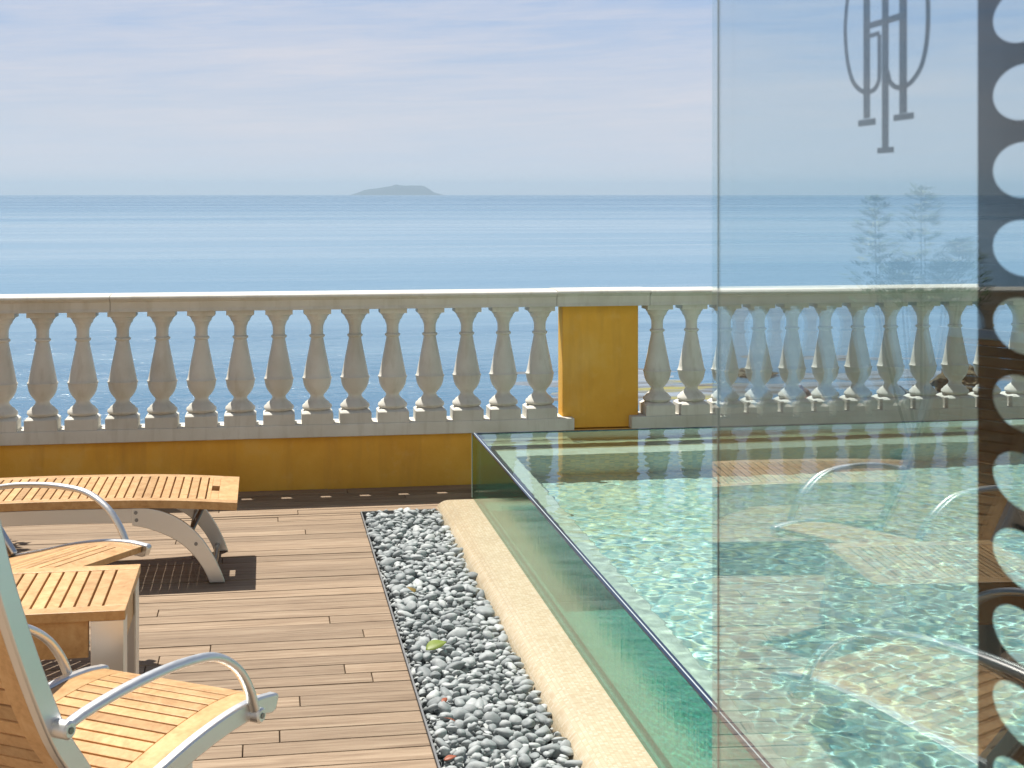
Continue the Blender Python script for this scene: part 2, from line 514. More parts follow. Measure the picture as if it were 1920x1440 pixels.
low = k.ramp(el, [(0.02, (1,)*3), (0.16, (0.8,)*3), (0.32, (0.15,)*3), (0.6, (0.0,)*3)])
cm = k.math('MULTIPLY', cm, low)
hz = k.ramp(el, [(0.0, (1.0,)*3), (0.15, (0.92,)*3), (0.26, (0.35,)*3), (0.5, (0.0,)*3)])
hc = k.ramp(el, [(0.0, (1.22,1.22,1.26)), (0.022, (0.93,1.0,1.14)), (0.05, (0.85,0.94,1.10)), (0.13, (0.54,0.75,1.12))])
hc = k.n('ShaderNodeVectorMath', operation='SCALE', inp={0: hc, 'Scale': 9.8}).outputs[0]
skyc = k.n('ShaderNodeVectorMath', operation='SCALE', inp={0: sky.outputs[0], 'Scale': 1.0}).outputs[0]
base = k.mix(hz, skyc, hc)
fin = k.mix(k.math('MULTIPLY', cm, 0.85), base, (10.4,10.1,10.8))
wt.links.new(fin, bg.inputs[0]); bg.inputs[1].default_value = 0.055
wt.links.new(bg.outputs[0], wo.inputs[0])

sl = bpy.data.lights.new('sun', 'SUN'); so = bpy.data.objects.new('sun', sl); C.objects.link(so)
sl.energy = 5.0; sl.angle = R(0.53); sl.color = (1.0, 0.955, 0.87)
so.rotation_euler = (-SUNV).to_track_quat('-Z', 'Y').to_euler()
so.location = (-3, 8, 15)
sl.cycles.is_caustics_light = True

# ------------------------------------------------------------------ sea, reef, island
SEA_Z = -10.0
mb = MB(); mb.add([(-14000,-60,SEA_Z),(14000,-60,SEA_Z),(14000,24000,SEA_Z),(-14000,24000,SEA_Z)], [(0,1,2,3)])
tag(mb.build('sea', M['sea']), kind='structure')

# low reef shelf by the shore
NX, NY = 110, 70
xs = np.linspace(6, 95, NX); ys = np.linspace(55, 106, NY)
vv, ff = [], []
for j in range(NY):
    for i in range(NX):
        x, y = xs[i], ys[j]
        n = mnoise.fractal(Vector((x*0.07, y*0.16, 3.3)), 1.0, 2.0, 5)
        edge = min((x-12)/14.0, (101 + 4*math.sin(x*0.21) + 3*math.sin(x*0.55+1) - y)/10.0, 1.0)
        ridge = max(0.0, mnoise.noise(Vector((x*0.05, y*0.32, 8.1))) - 0.18)
        h = SEA_Z + 0.12*min(edge, 0.5) + 0.20*n + 0.5*ridge*max(0, edge) - 0.09
        vv.append((x, y, h))
for j in range(NY-1):
    for i in range(NX-1):
        a = j*NX+i; ff.append((a, a+1, a+NX+1, a+NX))
o = np_mesh('reef', np.array(vv), np.array(ff), M['reef'])
tag(o, kind='structure')

def rock(name, loc, size, mat, label, seed, sq=0.6):
    bm = bmesh.new(); bmesh.ops.create_icosphere(bm, subdivisions=4, radius=1.0)
    for v in bm.verts:
        d = v.co.normalized()
        n = mnoise.fractal(d*1.3 + Vector((seed*3.7,)*3), 0.9, 2.1, 6)
        c = mnoise.cell(d*2.2 + Vector((seed*1.3,)*3))
        v.co = d * (1.0 + 0.45*n + 0.10*c)
        v.co.x *= size; v.co.y *= size*0.9; v.co.z *= size*sq
    me = bpy.data.meshes.new(name); bm.to_mesh(me); bm.free(); me.materials.append(mat)
    o = bpy.data.objects.new(name, me); C.objects.link(o); o.location = loc; o.rotation_euler = (0,0,seed)
    tag(o, label, 'rock', 'rocks along the shore')
    return o
rocks = [
    ((28.9,76.6,-9.75), 0.85, 'rock_red', 'reddish brown boulder low on the reef behind the balusters, pinkest of the rocks', 1.0, 0.9),
    ((28.1,75.2,-9.9), 0.55, 'rock_red', 'small reddish boulder at the foot of the larger pinkish rock', 2.2, 0.7),
    ((34.9,77.5,-9.8), 0.75, 'rock_dark', 'small dark brown rock on the reef between two balusters', 3.1, 0.8),
    ((36.6,78.6,-9.7), 0.6, 'rock_dark', 'round dark rock just behind the small dark brown one', 4.4, 0.9),
    ((40.4,80.6,-9.4), 1.7, 'rock_dark', 'biggest olive brown boulder on the reef near the dark glass strip', 5.2, 0.6),
    ((46.5,80.2,-9.6), 0.9, 'rock_dark', 'rightmost dark rock beside the dotted dark strip', 6.0, 0.7),
    ((30.9,90.5,-9.9), 1.3, 'rock_dark', 'flat brown rock ledge farthest out towards the open sea', 7.3, 0.25),
]
for loc, s, mt, lab, sd, sq in rocks:
    rock('shore_rock', loc, s, M[mt], lab, sd, sq)

# island on the horizon
def island_mesh():
    D = 17000.0; th = R(9.53)
    prof = [(655,0),(672,5),(683,9.5),(697,12),(712,13.5),(722,15.5),(735,17),(742,20.5),(750,18.5),(762,17.5),(775,18),(788,18),(797,16),(805,11),(813,5.5),(822,3),(832,0)]
    vs, fs = [], []
    cols = []
    for u, h in prof:
        r = (u-960)/2770.0
        x = D*(math.sin(th) + r*math.cos(th)); y = D*(math.cos(th) - r*math.sin(th))
        cols.append((x, y, h/2770.0*D*1.0))
    n = 5
    fine = []
    for a, b in zip(cols, cols[1:]):
        for q in range(6):
            t = q/6; fine.append(tuple(a[i]+(b[i]-a[i])*t for i in range(3)))
    fine.append(cols[-1])
    rows = [(-320, 0.0), (-220, 0.32), (-120, 0.66), (-40, 0.93), (0, 1.0), (70, 0.8), (160, 0.45), (260, 0.0)]
    for dy, k_ in rows:
        for i, (x, y, h) in enumerate(fine):
            nz = mnoise.fractal(Vector((x*0.006, (y+dy)*0.006, 2)), 1.0, 2.0, 4)
            vs.append((x, y+dy, SEA_Z + max(0, h*k_*(1 + (0.10*nz if 0 < k_ < 1 else 0.03*nz))) + (0 if k_ > 0 else -2)))
    m = len(fine)
    for j in range(len(rows)-1):
        for i in range(m-1):
            fs.append((j*m+i, j*m+i+1, (j+1)*m+i+1, (j+1)*m+i))
    return np.array(vs), np.array(fs)
v_, f_ = island_mesh()
tag(np_mesh('island', v_, f_, M['island'], True), kind='structure')

# ------------------------------------------------------------------ terrace floor
X_DK, X_CURB, X_GL = 0.485, 0.862, 1.0517
Y_BED, Y_GL, Y_WALL = 7.455, 7.50, 8.09
mb = MB(); mb.box(-12, X_CURB+0.05, -4, 8.40, -0.6, -0.080); mb.box(6.75, 14, -4, 8.40, -0.6, -0.080)
mb.box(X_CURB+0.05, 6.75, -4, 2.42, -0.6, -0.080); mb.box(X_CURB+0.05, 6.75, 7.45, 8.40, -0.6, -0.080)
tag(mb.build('terrace_base', M['earth']), kind='structure')

mb = MB()
def board_rows(y0, y1, x0, x1, pitch=0.098, gap=0.005):
    y = y0
    while y + 0.02 < y1:
        yb = min(y + pitch - gap, y1)
        x = x0 - random.uniform(0, 2.0)
        while x < x1:
            L = random.choice([1.2, 1.6, 2.0, 2.4]) * random.uniform(0.97, 1.03)
            a, b = max(x, x0), min(x + L - 0.003, x1)
            if b - a > 0.05:
                dz = random.uniform(-0.0015, 0.0015)
                mb.box(a, b, y, yb, -0.03, dz)
            x += L
        y += pitch
board_rows(-2.0, 7.44, -7.0, X_DK - 0.008)
board_rows(7.463, 8.075, -7.0, 1.6)
tag(mb.build('deck', M['deck'], bevel=0.0025, seg=2), kind='structure')
mb = MB(); mb.box(X_DK, 6.0, -2.0, 2.35, -0.05, 0.0)
tag(mb.build('paving', M['paving']), kind='structure')
mb = MB()
mb.box(X_DK-0.006, X_DK, 2.36, Y_BED, -0.075, 0.004); mb.box(X_DK-0.006, X_CURB, Y_BED, Y_BED+0.006, -0.075, 0.003)
tag(mb.build('edging_strip', M['trim']), 'thin grey metal edging between the deck boards and the pebbles', 'edging')

# pebbles
def pebbles():
    bm = bmesh.new(); bmesh.ops.create_icosphere(bm, subdivisions=2, radius=1.0)
    bv = np.array([v.co[:] for v in bm.verts]); bf = np.array([[v.index for v in f.verts] for f in bm.faces]); bm.free()
    allv, allf, base_i = [], [], 0
    grid = {}
    placed = []
    def ok(x, y, r, layer):
        gx, gy = int(x/0.06), int(y/0.06)
        for i in range(gx-1, gx+2):
            for j in range(gy-1, gy+2):
                for (px, py, pr) in grid.get((layer, i, j), ()):
                    if (px-x)**2 + (py-y)**2 < (0.72*(r+pr))**2: return False
        return True
    for layer, tries, zc in ((0, 26000, -0.050), (1, 30000, -0.022), (2, 5200, 0.002)):
        for _ in range(tries):
            r = 0.011 + 0.019*rng.random()**1.6
            if rng.random() < 0.012: r = 0.033 + 0.008*rng.random()
            x = rng.uniform(X_DK+0.012+r*0.6, X_CURB-0.001-r*0.55 + 0.01); y = rng.uniform(2.40, Y_BED-0.01-r*0.6)
            if not ok(x, y, r, layer): continue
            grid.setdefault((layer, int(x/0.06), int(y/0.06)), []).append((x, y, r))
            placed.append((x, y, zc + rng.uniform(-0.006, 0.008), r))
    for (x, y, z, r) in placed:
        ph = rng.random(3)*6.28
        v = bv.copy()
        f = 1 + 0.13*np.sin(v[:,0]*2.1+ph[0])*np.cos(v[:,1]*2.3+ph[1]) + 0.09*np.sin(v[:,2]*3.1+ph[2]+v[:,0]*1.7)
        f = f + 0.16*np.abs(np.sin(v[:,0]*2.9+ph[1]*2)*np.sin(v[:,1]*2.6+ph[2]*2)*np.sin(v[:,2]*2.2+ph[0])) 
        pl = rng.normal(0,1,(7,3)); pl /= np.linalg.norm(pl,axis=1)[:,None]
        v *= f[:,None]
        for q_ in pl:
            d_ = v@q_; cut = rng.uniform(0.55,0.93); v = v - np.where(d_>cut, (d_-cut)*0.92, 0)[:,None]*q_
        v *= np.array([r*rng.uniform(1.0,1.45), r*rng.uniform(0.78,1.05), r*rng.uniform(0.5,0.75)])
        e = Matrix.Rotation(rng.uniform(-0.5,0.5), 3, 'X') @ Matrix.Rotation(rng.uniform(-0.5,0.5), 3, 'Y') @ Matrix.Rotation(rng.uniform(0,6.28), 3, 'Z')
        Rm = np.array(Matrix.Rotation(rng.uniform(0,6.28), 3, 'Z') @ Matrix.Rotation(rng.normal(0,0.28), 3, 'X') @ Matrix.Rotation(rng.normal(0,0.28), 3, 'Y'))
        v = v @ Rm.T + np.array([x, y, z])
        allv.append(v); allf.append(bf + base_i); base_i += len(bv)
    return np.concatenate(allv), np.concatenate(allf)
pv, pf = pebbles()
tag(np_mesh('pebbles', pv, pf, M['pebble']), 'grey river pebbles filling the bed between the deck and the mosaic curb', 'pebbles', kind='stuff')

def leaf(loc, L, W, mat, label, rz, tilt=0.3):
    mb = MB(); n = 8
    vs, fs = [], []
    for i in range(n+1):
        t = i/n; wv = W*math.sin(PI*t**0.8)*0.5 + 0.0005
        zc = 0.09*L*math.sin(PI*t)*0.5
        vs += [(L*(t-0.5), -wv, zc+wv*0.22), (L*(t-0.5), 0, zc), (L*(t-0.5), wv, zc+wv*0.22)]
    for i in range(n):
        for j in range(2):
            a = i*3+j; fs.append((a, a+3, a+4, a+1))
    mb.add(vs, fs)
    o = mb.build('fallen_leaf', M[mat], smooth=True, loc=loc)
    m = o.modifiers.new('thick', 'SOLIDIFY'); m.thickness = 0.0007
    o.rotation_euler = (tilt, -tilt*0.6, rz)
    tag(o, label, 'leaf', 'fallen leaves on the pebbles')
leaf((0.590,5.10,0.032), 0.085, 0.05, 'leaf_green', 'large yellow-green leaf lying on the pebbles', 0.4)
leaf((0.574,5.852,0.030), 0.06, 0.038, 'leaf_brown', 'yellow-brown curled leaf on the pebbles, farthest of the leaves', 2.0)
leaf((0.553,4.56,0.028), 0.034, 0.016, 'leaf_red', 'small red leaf on the pebbles next to the deck edge', 1.0)
leaf((0.548,4.39,0.028), 0.038, 0.018, 'leaf_red', 'reddish leaf on the pebbles, second nearest to the viewer', 2.6)
leaf((0.512,4.09,0.028), 0.038, 0.018, 'leaf_red', 'red leaf at the bottom edge, nearest of the leaves', 0.2)

# ------------------------------------------------------------------ balustrade
BY = 8.13
bal = empty('balustrade', (0.4, BY, 0))
tag(bal, 'pale stone balustrade on a yellow plaster parapet with a yellow pillar', 'balustrade')
O = bal.location
mb = MB(); mb.box(-8.0, 9.0, Y_WALL, 8.24, -0.05, 0.283)
mb.build('parapet_wall', M['plaster'], bal, O)
PX0, PX1 = 1.6476, 2.084
mb = MB(); mb.box(PX0, PX1, 8.105, 8.235, 0.289, 0.9845)
mb.build('pillar', M['plaster'], bal, O, bevel=0.006)
for a, b in ((-8.0, PX0+0.055), (PX1-0.055, 9.0)):
    mb = MB(); mb.box(a, b, 8.042, 8.236, 0.286, 0.355)
    if a > 0:   # notch for the pillar
        pass
    mb.build('plinth', M['stone'], bal, O, bevel=0.005)
rail = [(-0.105,0.977),(-0.100,0.996),(-0.100,1.030),(-0.110,1.036),(-0.110,1.041),(-0.128,1.044),(-0.132,1.052),(-0.128,1.060),(-0.116,1.0645),(0,1.069),
        (0.116,1.0645),(0.128,1.060),(0.132,1.052),(0.128,1.044),(0.110,1.041),(0.110,1.036),(0.100,1.030),(0.100,0.996),(0.105,0.977)]
rail = [(y+BY, z) for y, z in rail]
mb = MB()
segs = [-8.0, -5.6, -3.2, -0.8, 1.600, 2.132, 4.4, 6.8, 9.0]
for i, (a, b) in enumerate(zip(segs, segs[1:])):
    pr = rail
    if a == 1.600:
        pr = [((y-BY)*1.012+BY, (z+0.003 if z > 1.0 else z)) for y, z in rail]
    mb.extrude_x(pr, a+0.001, b-0.001)
mb.build('handrail', M['stone'], bal, O, bevel=0.002)
prof = [(0.060,0.424),(0.076,0.432),(0.081,0.442),(0.078,0.453),(0.066,0.462),(0.064,0.468),(0.052,0.476),(0.042,0.486),(0.037,0.495),(0.036,0.503),(0.041,0.512),(0.052,0.524),
        (0.063,0.540),(0.071,0.558),(0.0755,0.578),(0.077,0.592),(0.080,0.597),(0.080,0.602),(0.0755,0.606),(0.071,0.625),(0.062,0.670),(0.052,0.720),(0.042,0.770),(0.035,0.808),
        (0.0335,0.818),(0.040,0.822),(0.043,0.828),(0.041,0.834),(0.0335,0.838),(0.0325,0.860),(0.0335,0.882),(0.038,0.896),(0.040,0.898),(0.041,0.906),(0.048,0.916),(0.052,0.919),(0.053,0.926),(0.060,0.938),(0.064,0.941),(0.066,0.950)]
mb = MB()
mb.box(-0.084,0.084,-0.084,0.084,0.3555,0.412)
# sloped square shoulder
mb.add([(-0.084,-0.084,0.412),(0.084,-0.084,0.412),(0.084,0.084,0.412),(-0.084,0.084,0.412),(-0.066,-0.066,0.426),(0.066,-0.066,0.426),(0.066,0.066,0.426),(-0.066,0.066,0.426)],
       [(4,5,6,7),(0,1,5,4),(1,2,6,5),(2,3,7,6),(3,0,4,7)])
mb.lathe(prof)
mb.box(-0.073,0.073,-0.073,0.073,0.950,0.9775)
b0 = mb.build('baluster', M['stone'], bal, smooth=True)
places = [-1.156 + 0.2060*i for i in range(-32, 14)] + [2.200 + 0.2005*i for i in range(0, 33)]
first = True
for x in places:
    if first: b = b0; first = False
    else:
        b = b0.copy(); C.objects.link(b); b.parent = bal
    b.location = (x - O.x, 0, 0)
    b.rotation_euler = (0, 0, R(random.uniform(-0.8, 0.8)))

# ------------------------------------------------------------------ pool
Z_TOP, Z_LEDGE, Z_FLOOR = 0.3754, 0.047, -0.42
YN, XR = 2.5, 6.6
GT = 0.020
LEDGE_IN = 0.170
pool = empty('swimming_pool', (X_GL, Y_GL, 0))
tag(pool, 'raised overflow swimming pool with glass sides on a cream mosaic curb', 'swimming pool')
O = pool.location
# curb with rounded outer edge: ring profile (distance out from the outer face, z)
def ring(mb, prof, x0, y0, x1, y1):
    """sweep profile (inset, z) around the rectangle x0..x1,y0..y1 (inset measured inwards)"""
    n = len(prof); vs = []
    for d, z in prof:
        vs += [(x0+d, y0+d, z), (x1-d, y0+d, z), (x1-d, y1-d, z), (x0+d, y1-d, z)]
    fs = []
    for i in range(n-1):
        for j in range(4):
            fs.append((4*i+j, 4*i+(j+1) % 4, 4*i+4+(j+1) % 4, 4*i+4+j))
    mb.add(vs, fs)
mb = MB()
rr = 0.085
arc = [(0.0, -0.12), (0.0, Z_LEDGE-rr)] + [(rr-rr*math.cos(a), Z_LEDGE-rr+rr*math.sin(a)) for a in [R(x) for x in (10,20,30,40,50,60,70,80,90)]]
arc += [(X_GL-X_CURB+0.010, Z_LEDGE)]
ring(mb, arc, X_CURB, YN-0.19, XR+0.3, Y_GL+0.03)
mb.build('curb', M['mosaic_cream'], pool, O, smooth=True)
mb = MB(); ring(mb, [(X_GL-X_CURB+0.011, Z_LEDGE), (X_GL-X_CURB+LEDGE_IN-0.004, Z_LEDGE), (X_GL-X_CURB+LEDGE_IN, Z_LEDGE-0.004)], X_CURB, YN-0.19, XR+0.3, Y_GL+0.03)
ledge = mb.build('ledge', M['mosaic_pale'], pool, O)
ledge.cycles.is_caustics_receiver = True
mb = MB()
q = (X_GL-X_CURB+LEDGE_IN)
x0, y0, x1, y1 = X_CURB+q, YN-0.19+q, XR+0.3-q, Y_GL+0.03-q
v = [(x0,y0,Z_LEDGE-0.004),(x1,y0,Z_LEDGE-0.004),(x1,y1,Z_LEDGE-0.004),(x0,y1,Z_LEDGE-0.004),(x0,y0,Z_FLOOR),(x1,y0,Z_FLOOR),(x1,y1,Z_FLOOR),(x0,y1,Z_FLOOR)]
mb.add(v, [(4,5,6,7),(0,1,5,4),(1,2,6,5),(2,3,7,6),(3,0,4,7)])
basin = mb.build('basin', M['mosaic_pool'], pool, O)
for p in basin.data.polygons: pass
# outer skirt below the curb hides nothing else; glass walls
XW, YW = XR - 0.05, YN
def glass_wall(x0, x1, y0, y1, axis):
    mb = MB(); mb.box(x0, x1, y0, y1, Z_LEDGE+0.0005, Z_TOP-0.004)
    g = mb.build('glass_panel', M['pool_glass'] if axis == 'y' else M['pool_glass_back'], pool, O)
    e = MB()
    if axis == 'y':
        t = (x1-x0)
        e.box(x0-0.0005, x0+t*0.40, y0, y1, Z_TOP-0.004, Z_TOP+0.002); e.box(x0+t*0.60, x1, y0, y1, Z_TOP-0.004, Z_TOP+0.002)
        i = MB(); i.box(x0+t*0.40, x0+t*0.60, y0, y1, Z_TOP-0.004, Z_TOP+0.0015)
    else:
        t = (y1-y0)
        e.box(x0, x1, y0, y0+t*0.40, Z_TOP-0.004, Z_TOP+0.001); e.box(x0, x1, y0+t*0.60, y1, Z_TOP-0.004, Z_TOP+0.001)
        i = MB(); i.box(x0, x1, y0+t*0.40, y0+t*0.60, Z_TOP-0.004, Z_TOP+0.0005)
    e.build('polished_edge', M['navy'], g, O)
    i.build('interlayer', M['interlayer'], g, O)
    return g
glass_wall(X_GL, X_GL+GT, YW, Y_GL, 'y')
glass_wall(X_GL+GT, XW, Y_GL-0.014, Y_GL, 'x')
mb = MB(); mb.box(X_GL-0.002, X_GL+0.003, Y_GL, Y_GL+0.003, Z_LEDGE, Z_TOP)
mb.build('corner_joint', M['interlayer'], pool, O)

# water volume with a rippled surface
def water():
    x0, x1, y0, y1 = X_GL+GT+0.0008, XW, YW+0.03, Y_GL-0.015
    step = 0.0095
    nx, ny = int((x1-x0)/step), int((y1-y0)/step)
    X, Y = np.meshgrid(np.linspace(x0, x1, nx), np.linspace(y0, y1, ny))
    Z = np.zeros_like(X)
    r2 = np.random.default_rng(21)
    for i in range(70):
        lam = 0.038*(4.6**r2.random()); kk = 2*PI/lam
        a = r2.normal(0.9, 0.95)
        amp = 0.0070*r2.uniform(0.6, 1.3)/kk
        # patchy envelope so the ripples do not look regular
        ex, ey, ep = r2.normal(0, 1.3), r2.normal(0, 1.3), r2.random()*6.28
        env = 0.65 + 0.35*np.sin(ex*X + ey*Y + ep)
        wx = X + 0.05*np.sin(3.1*Y + ep*2); wy = Y + 0.05*np.sin(2.7*X + ep)
        Z += amp*env*np.sin(kk*(math.cos(a)*wx + math.sin(a)*wy) + r2.random()*6.28)
    calm = np.clip((y1 - Y)/0.25, 0, 1)*np.clip((X-x0)/0.08, 0, 1)
    Z = Z*(0.25+0.75*calm)*(1.0-0.62*np.clip((Y-4.9)/1.7, 0, 1))
    zs = Z_TOP - 0.003
    top = np.stack([X, Y, zs + Z], -1).reshape(-1, 3)
    idx = np.arange(nx*ny).reshape(ny, nx)
    F = [np.stack([idx[:-1,:-1], idx[:-1,1:], idx[1:,1:], idx[1:,:-1]], -1).reshape(-1, 4)]
    V = [top]; base = nx*ny
    # ledge skirt: side faces down to just above the ledge, then sunk below the floor so no gap shows
    zb = Z_LEDGE - 0.008
    border = [idx[0,:], idx[:,-1], idx[-1,::-1], idx[::-1,0]]
    for e in border:
        b = top[e].copy(); b[:,2] = zb
        bi = np.arange(len(e)) + base; V.append(b); base += len(e)
        F.append(np.stack([e[:-1], bi[:-1], bi[1:], e[1:]], -1))
    V = np.concatenate(V); F = np.concatenate(F)
    # bottom: ledge ring, basin walls and floor, a hair inside the mosaic
    q2 = -0.006
    bx0, by0, bx1, by1 = X_CURB+q+q2, YN-0.19+q+q2, XR+0.3-q-q2, Y_GL+0.03-q-q2
    zf = Z_FLOOR+q2
    ox0, oy0, ox1, oy1 = x0, y0, x1, y1
    pts = [(ox0,oy0,zb),(ox1,oy0,zb),(ox1,oy1,zb),(ox0,oy1,zb),(bx0,by0,zb),(bx1,by0,zb),(bx1,by1,zb),(bx0,by1,zb),(bx0,by0,zf),(bx1,by0,zf),(bx1,by1,zf),(bx0,by1,zf)]
    B = len(V)
    V = np.concatenate([V, np.array(pts)])
    add = [(0,4,5,1),(1,5,6,2),(2,6,7,3),(3,7,4,0),(4,8,9,5),(5,9,10,6),(6,10,11,7),(7,11,8,4),(8,11,10,9)]
    F = np.concatenate([F, np.array(add)+B])
    return V, F, (nx-1)*(ny-1)
wv, wf, ntop = water()
wo_ = np_mesh('pool_water', wv, wf, M['water'])
bm = bmesh.new(); bm.from_mesh(wo_.data)
bmesh.ops.remove_doubles(bm, verts=bm.verts, dist=0.0001)
bmesh.ops.recalc_face_normals(bm, faces=bm.faces)
for f in bm.faces: f.smooth = f.normal.z > 0.5 and f.calc_center_median().z > 0.3
bm.to_mesh(wo_.data); bm.free()
try: wo_.data.set_sharp_from_angle(angle=R(40))
except Exception: pass
tag(wo_, kind='structure')
wo_.cycles.is_caustics_caster = True
basin.cycles.is_caustics_receiver = True
for c in pool.children:
    if c.name.startswith('curb'): c.cycles.is_caustics_receiver = True

# ------------------------------------------------------------------ armchairs
CW = 0.495   # width between the side rails
seat_c = Curve2([(0.0,0.383),(-0.06,0.392),(-0.16,0.394),(-0.30,0.380),(-0.45,0.352),(-0.60,0.325)])
back_c = Curve2([(-0.585,0.335),(-0.6725,0.4545),(-0.737,0.548),(-0.8165,0.718),(-0.88,0.88),(-0.926,1.039),(-0.945,1.13)])
def slat_panel(mb, cur, half, th, stile=0.062, pitch=0.0415, gap=0.0055, end0=0.060, end1=0.06):
    L = cur.length
    mb.strip(cur.span(0.0, L, 26), half-stile, half, th)
    mb.strip(cur.span(0.0, L, 26), -half, -half+stile, th)
    i = 0.0008
    mb.strip(cur.span(0.0, end0, 5), -half+stile+i, half-stile-i, th)
    mb.strip(cur.span(L-end1, L, 5), -half+stile+i, half-stile-i, th)
    s = end0 + gap
    n = max(1, round((L-end1-end0-gap)/pitch)); p = (L-end1-end0-gap)/n
    for j in range(n):
        a = end0+gap+j*p
        mb.strip(cur.span(a, a+p-gap, 3), -half+stile+i, half-stile-i, th*0.8)
def offset_curve(cur, n, d, a=0.0, b=None):
    b = cur.length if b is None else b
    pts = cur.span(a, b, n); out = []
    for i, p in enumerate(pts):
        t = (pts[min(i+1, n)] - pts[max(i-1, 0)]).normalized()
        nn = Vector((-t.y, t.x))
        if nn.y < 0: nn = -nn
        out.append(p + nn*d)
    return out
def make_armchair():
    root = empty('armchair', (0,0,0))
    mb = MB(); slat_panel(mb, seat_c, CW/2-0.004, 0.022); mb.build('seat', M['teak'], root, bevel=0.002)
    mb = MB(); slat_panel(mb, back_c, CW/2-0.013, 0.020); mb.build('backrest', M['teak'], root, bevel=0.002)
    for s in (1, -1):
        y0, y1 = sorted((s*(CW/2-0.003), s*(CW/2+0.023)))
        mb = MB()
        top = offset_curve(seat_c, 24, 0.006); bot = offset_curve(seat_c, 24, -0.040)
        top = [top[0]+Vector((0.022,-0.012)), top[0]+Vector((0.014,-0.001))] + top
        bot = [bot[0]+Vector((0.022,0.016)), bot[0]+Vector((0.014,0.004))] + bot
        mb.ribbon(top, bot, y0, y1)
        mb.build('side_rail', M['alu'], root, bevel=0.005, smooth=True)
        mb = MB()
        y0, y1 = sorted((s*(CW/2-0.012), s*(CW/2+0.014)))
        t2 = offset_curve(back_c, 24, 0.012); b2 = offset_curve(back_c, 24, -0.036)
        mb.ribbon(t2, b2, y0, y1)
        mb.build('back_frame', M['alu'], root, bevel=0.005, smooth=True)
        # arm
        ya = s*(CW/2+0.030)
        pts = catmull([(-0.757,ya,0.552),(-0.70,ya+s*0.003,0.566),(-0.60,ya+s*0.008,0.578),(-0.48,ya+s*0.010,0.581),(-0.37,ya+s*0.010,0.575),(-0.265,ya+s*0.008,0.556),(-0.180,ya+s*0.005,0.508),(-0.125,ya+s*0.002,0.445),(-0.088,ya,0.368)], 7)
        mb = MB(); mb.tube(pts, 0.0145, 14, 0.72, up=(0,0,1))
        a = mb.build('armrest', M['alu'], root, smooth=True)
        for (bx, bz) in ((-0.750,0.552),(-0.088,0.368)):
            mb = MB()
            mb.tube([(bx, ya-s*0.032, bz), (bx, ya+s*0.014, bz), (bx, ya+s*0.018, bz)], [0.0185,0.0185,0.014], 16, up=(0,0,1))
            f = mb.build('fixing', M['alu'], a, smooth=True)
            mb = MB(); mb.tube([(bx, ya+s*0.016, bz), (bx, ya+s*0.0200, bz)], 0.007, 10)
            mb.build('screw', M['steel_dark'], a, smooth=True)
        # legs (flat bars)
        y0, y1 = sorted((s*(CW/2-0.001), s*(CW/2+0.020)))
        mb = MB(); f = Curve2([(-0.34,0.345),(-0.335,0.2),(-0.29,0.004)])
        mb.ribbon([(p.x+0.020, p.y) for p in f.span(0, f.length, 8)], [(p.x-0.020, p.y) for p in f.span(0, f.length, 8)], y0, y1)
        mb.build('leg', M['alu'], root, bevel=0.003)
        mb = MB(); f = Curve2([(-0.52,0.325),(-0.60,0.2),(-0.74,0.004)])
        mb.ribbon([(p.x+0.022, p.y) for p in f.span(0, f.length, 8)], [(p.x-0.022, p.y) for p in f.span(0, f.length, 8)], y0, y1)
        mb.build('leg', M['alu'], root, bevel=0.003)
    mb = MB(); mb.tube([(-0.34,-CW/2,0.30),(-0.34,CW/2,0.30)], 0.014, 12); mb.tube([(-0.53,-CW/2,0.29),(-0.53,CW/2,0.29)], 0.014, 12)
    mb.build('crossbar', M['alu'], root, smooth=True)
    mb = MB(); mb.strip(offset_curve(back_c, 6, 0.010, back_c.length-0.04), -CW/2+0.02, CW/2-0.02, 0.03)
    mb.build('top_rail', M['alu'], root, bevel=0.004)
    return root
chair = make_armchair()
chair.location = (-0.200, 3.776, 0); chair.rotation_euler = (0, 0, R(56.2))
G = 'teak armchairs around the side table'
tag(chair, 'teak and aluminium armchair nearest the viewer, with its back to us', 'armchair', G)
chair2 = copy_tree(chair)
chair2.location = (-0.530, 5.035, 0); chair2.rotation_euler = (0, R(-4.0), R(-34.0))   # tipped back on shorter-set rear legs
for ch in chair2.children:
    if ch.name.startswith('leg'):
        rear = min(v.co.x for v in ch.data.vertices) < -0.5
        ch.scale.z, ch.location.z = (0.84, 0.053) if rear else (0.94, 0.022)
tag(chair2, 'teak and aluminium armchair behind the side table, beside the sun lounger', 'armchair', G)

# ------------------------------------------------------------------ side table
TX0, TX1, TY0, TY1, TZ = -0.90, -0.362, 4.022, 4.518, 0.50
tb = empty('side_table', ((TX0+TX1)/2, (TY0+TY1)/2, 0))
tag(tb, 'low slatted teak side table with flat aluminium legs between the armchairs', 'side table')
O = tb.location
mb = MB(); t = 0.026; fr = 0.055
mb.box(TX0, TX1, TY0, TY0+fr, TZ-t, TZ); mb.box(TX0, TX1, TY1-fr, TY1, TZ-t, TZ)
mb.box(TX0, TX0+0.06, TY0+fr+0.001, TY1-fr-0.001, TZ-t, TZ-0.0006); mb.box(TX1-0.06, TX1, TY0+fr+0.001, TY1-fr-0.001, TZ-t, TZ-0.0006)
n = 11; a0, a1 = TX0+0.06+0.006, TX1-0.06
p = (a1-a0)/n
for j in range(n):
    mb.box(a0+j*p, a0+(j+1)*p-0.006, TY0+fr+0.001, TY1-fr-0.001, TZ-t*0.9, TZ-0.001)
mb.build('table_top', M['teak'], tb, O, bevel=0.002)
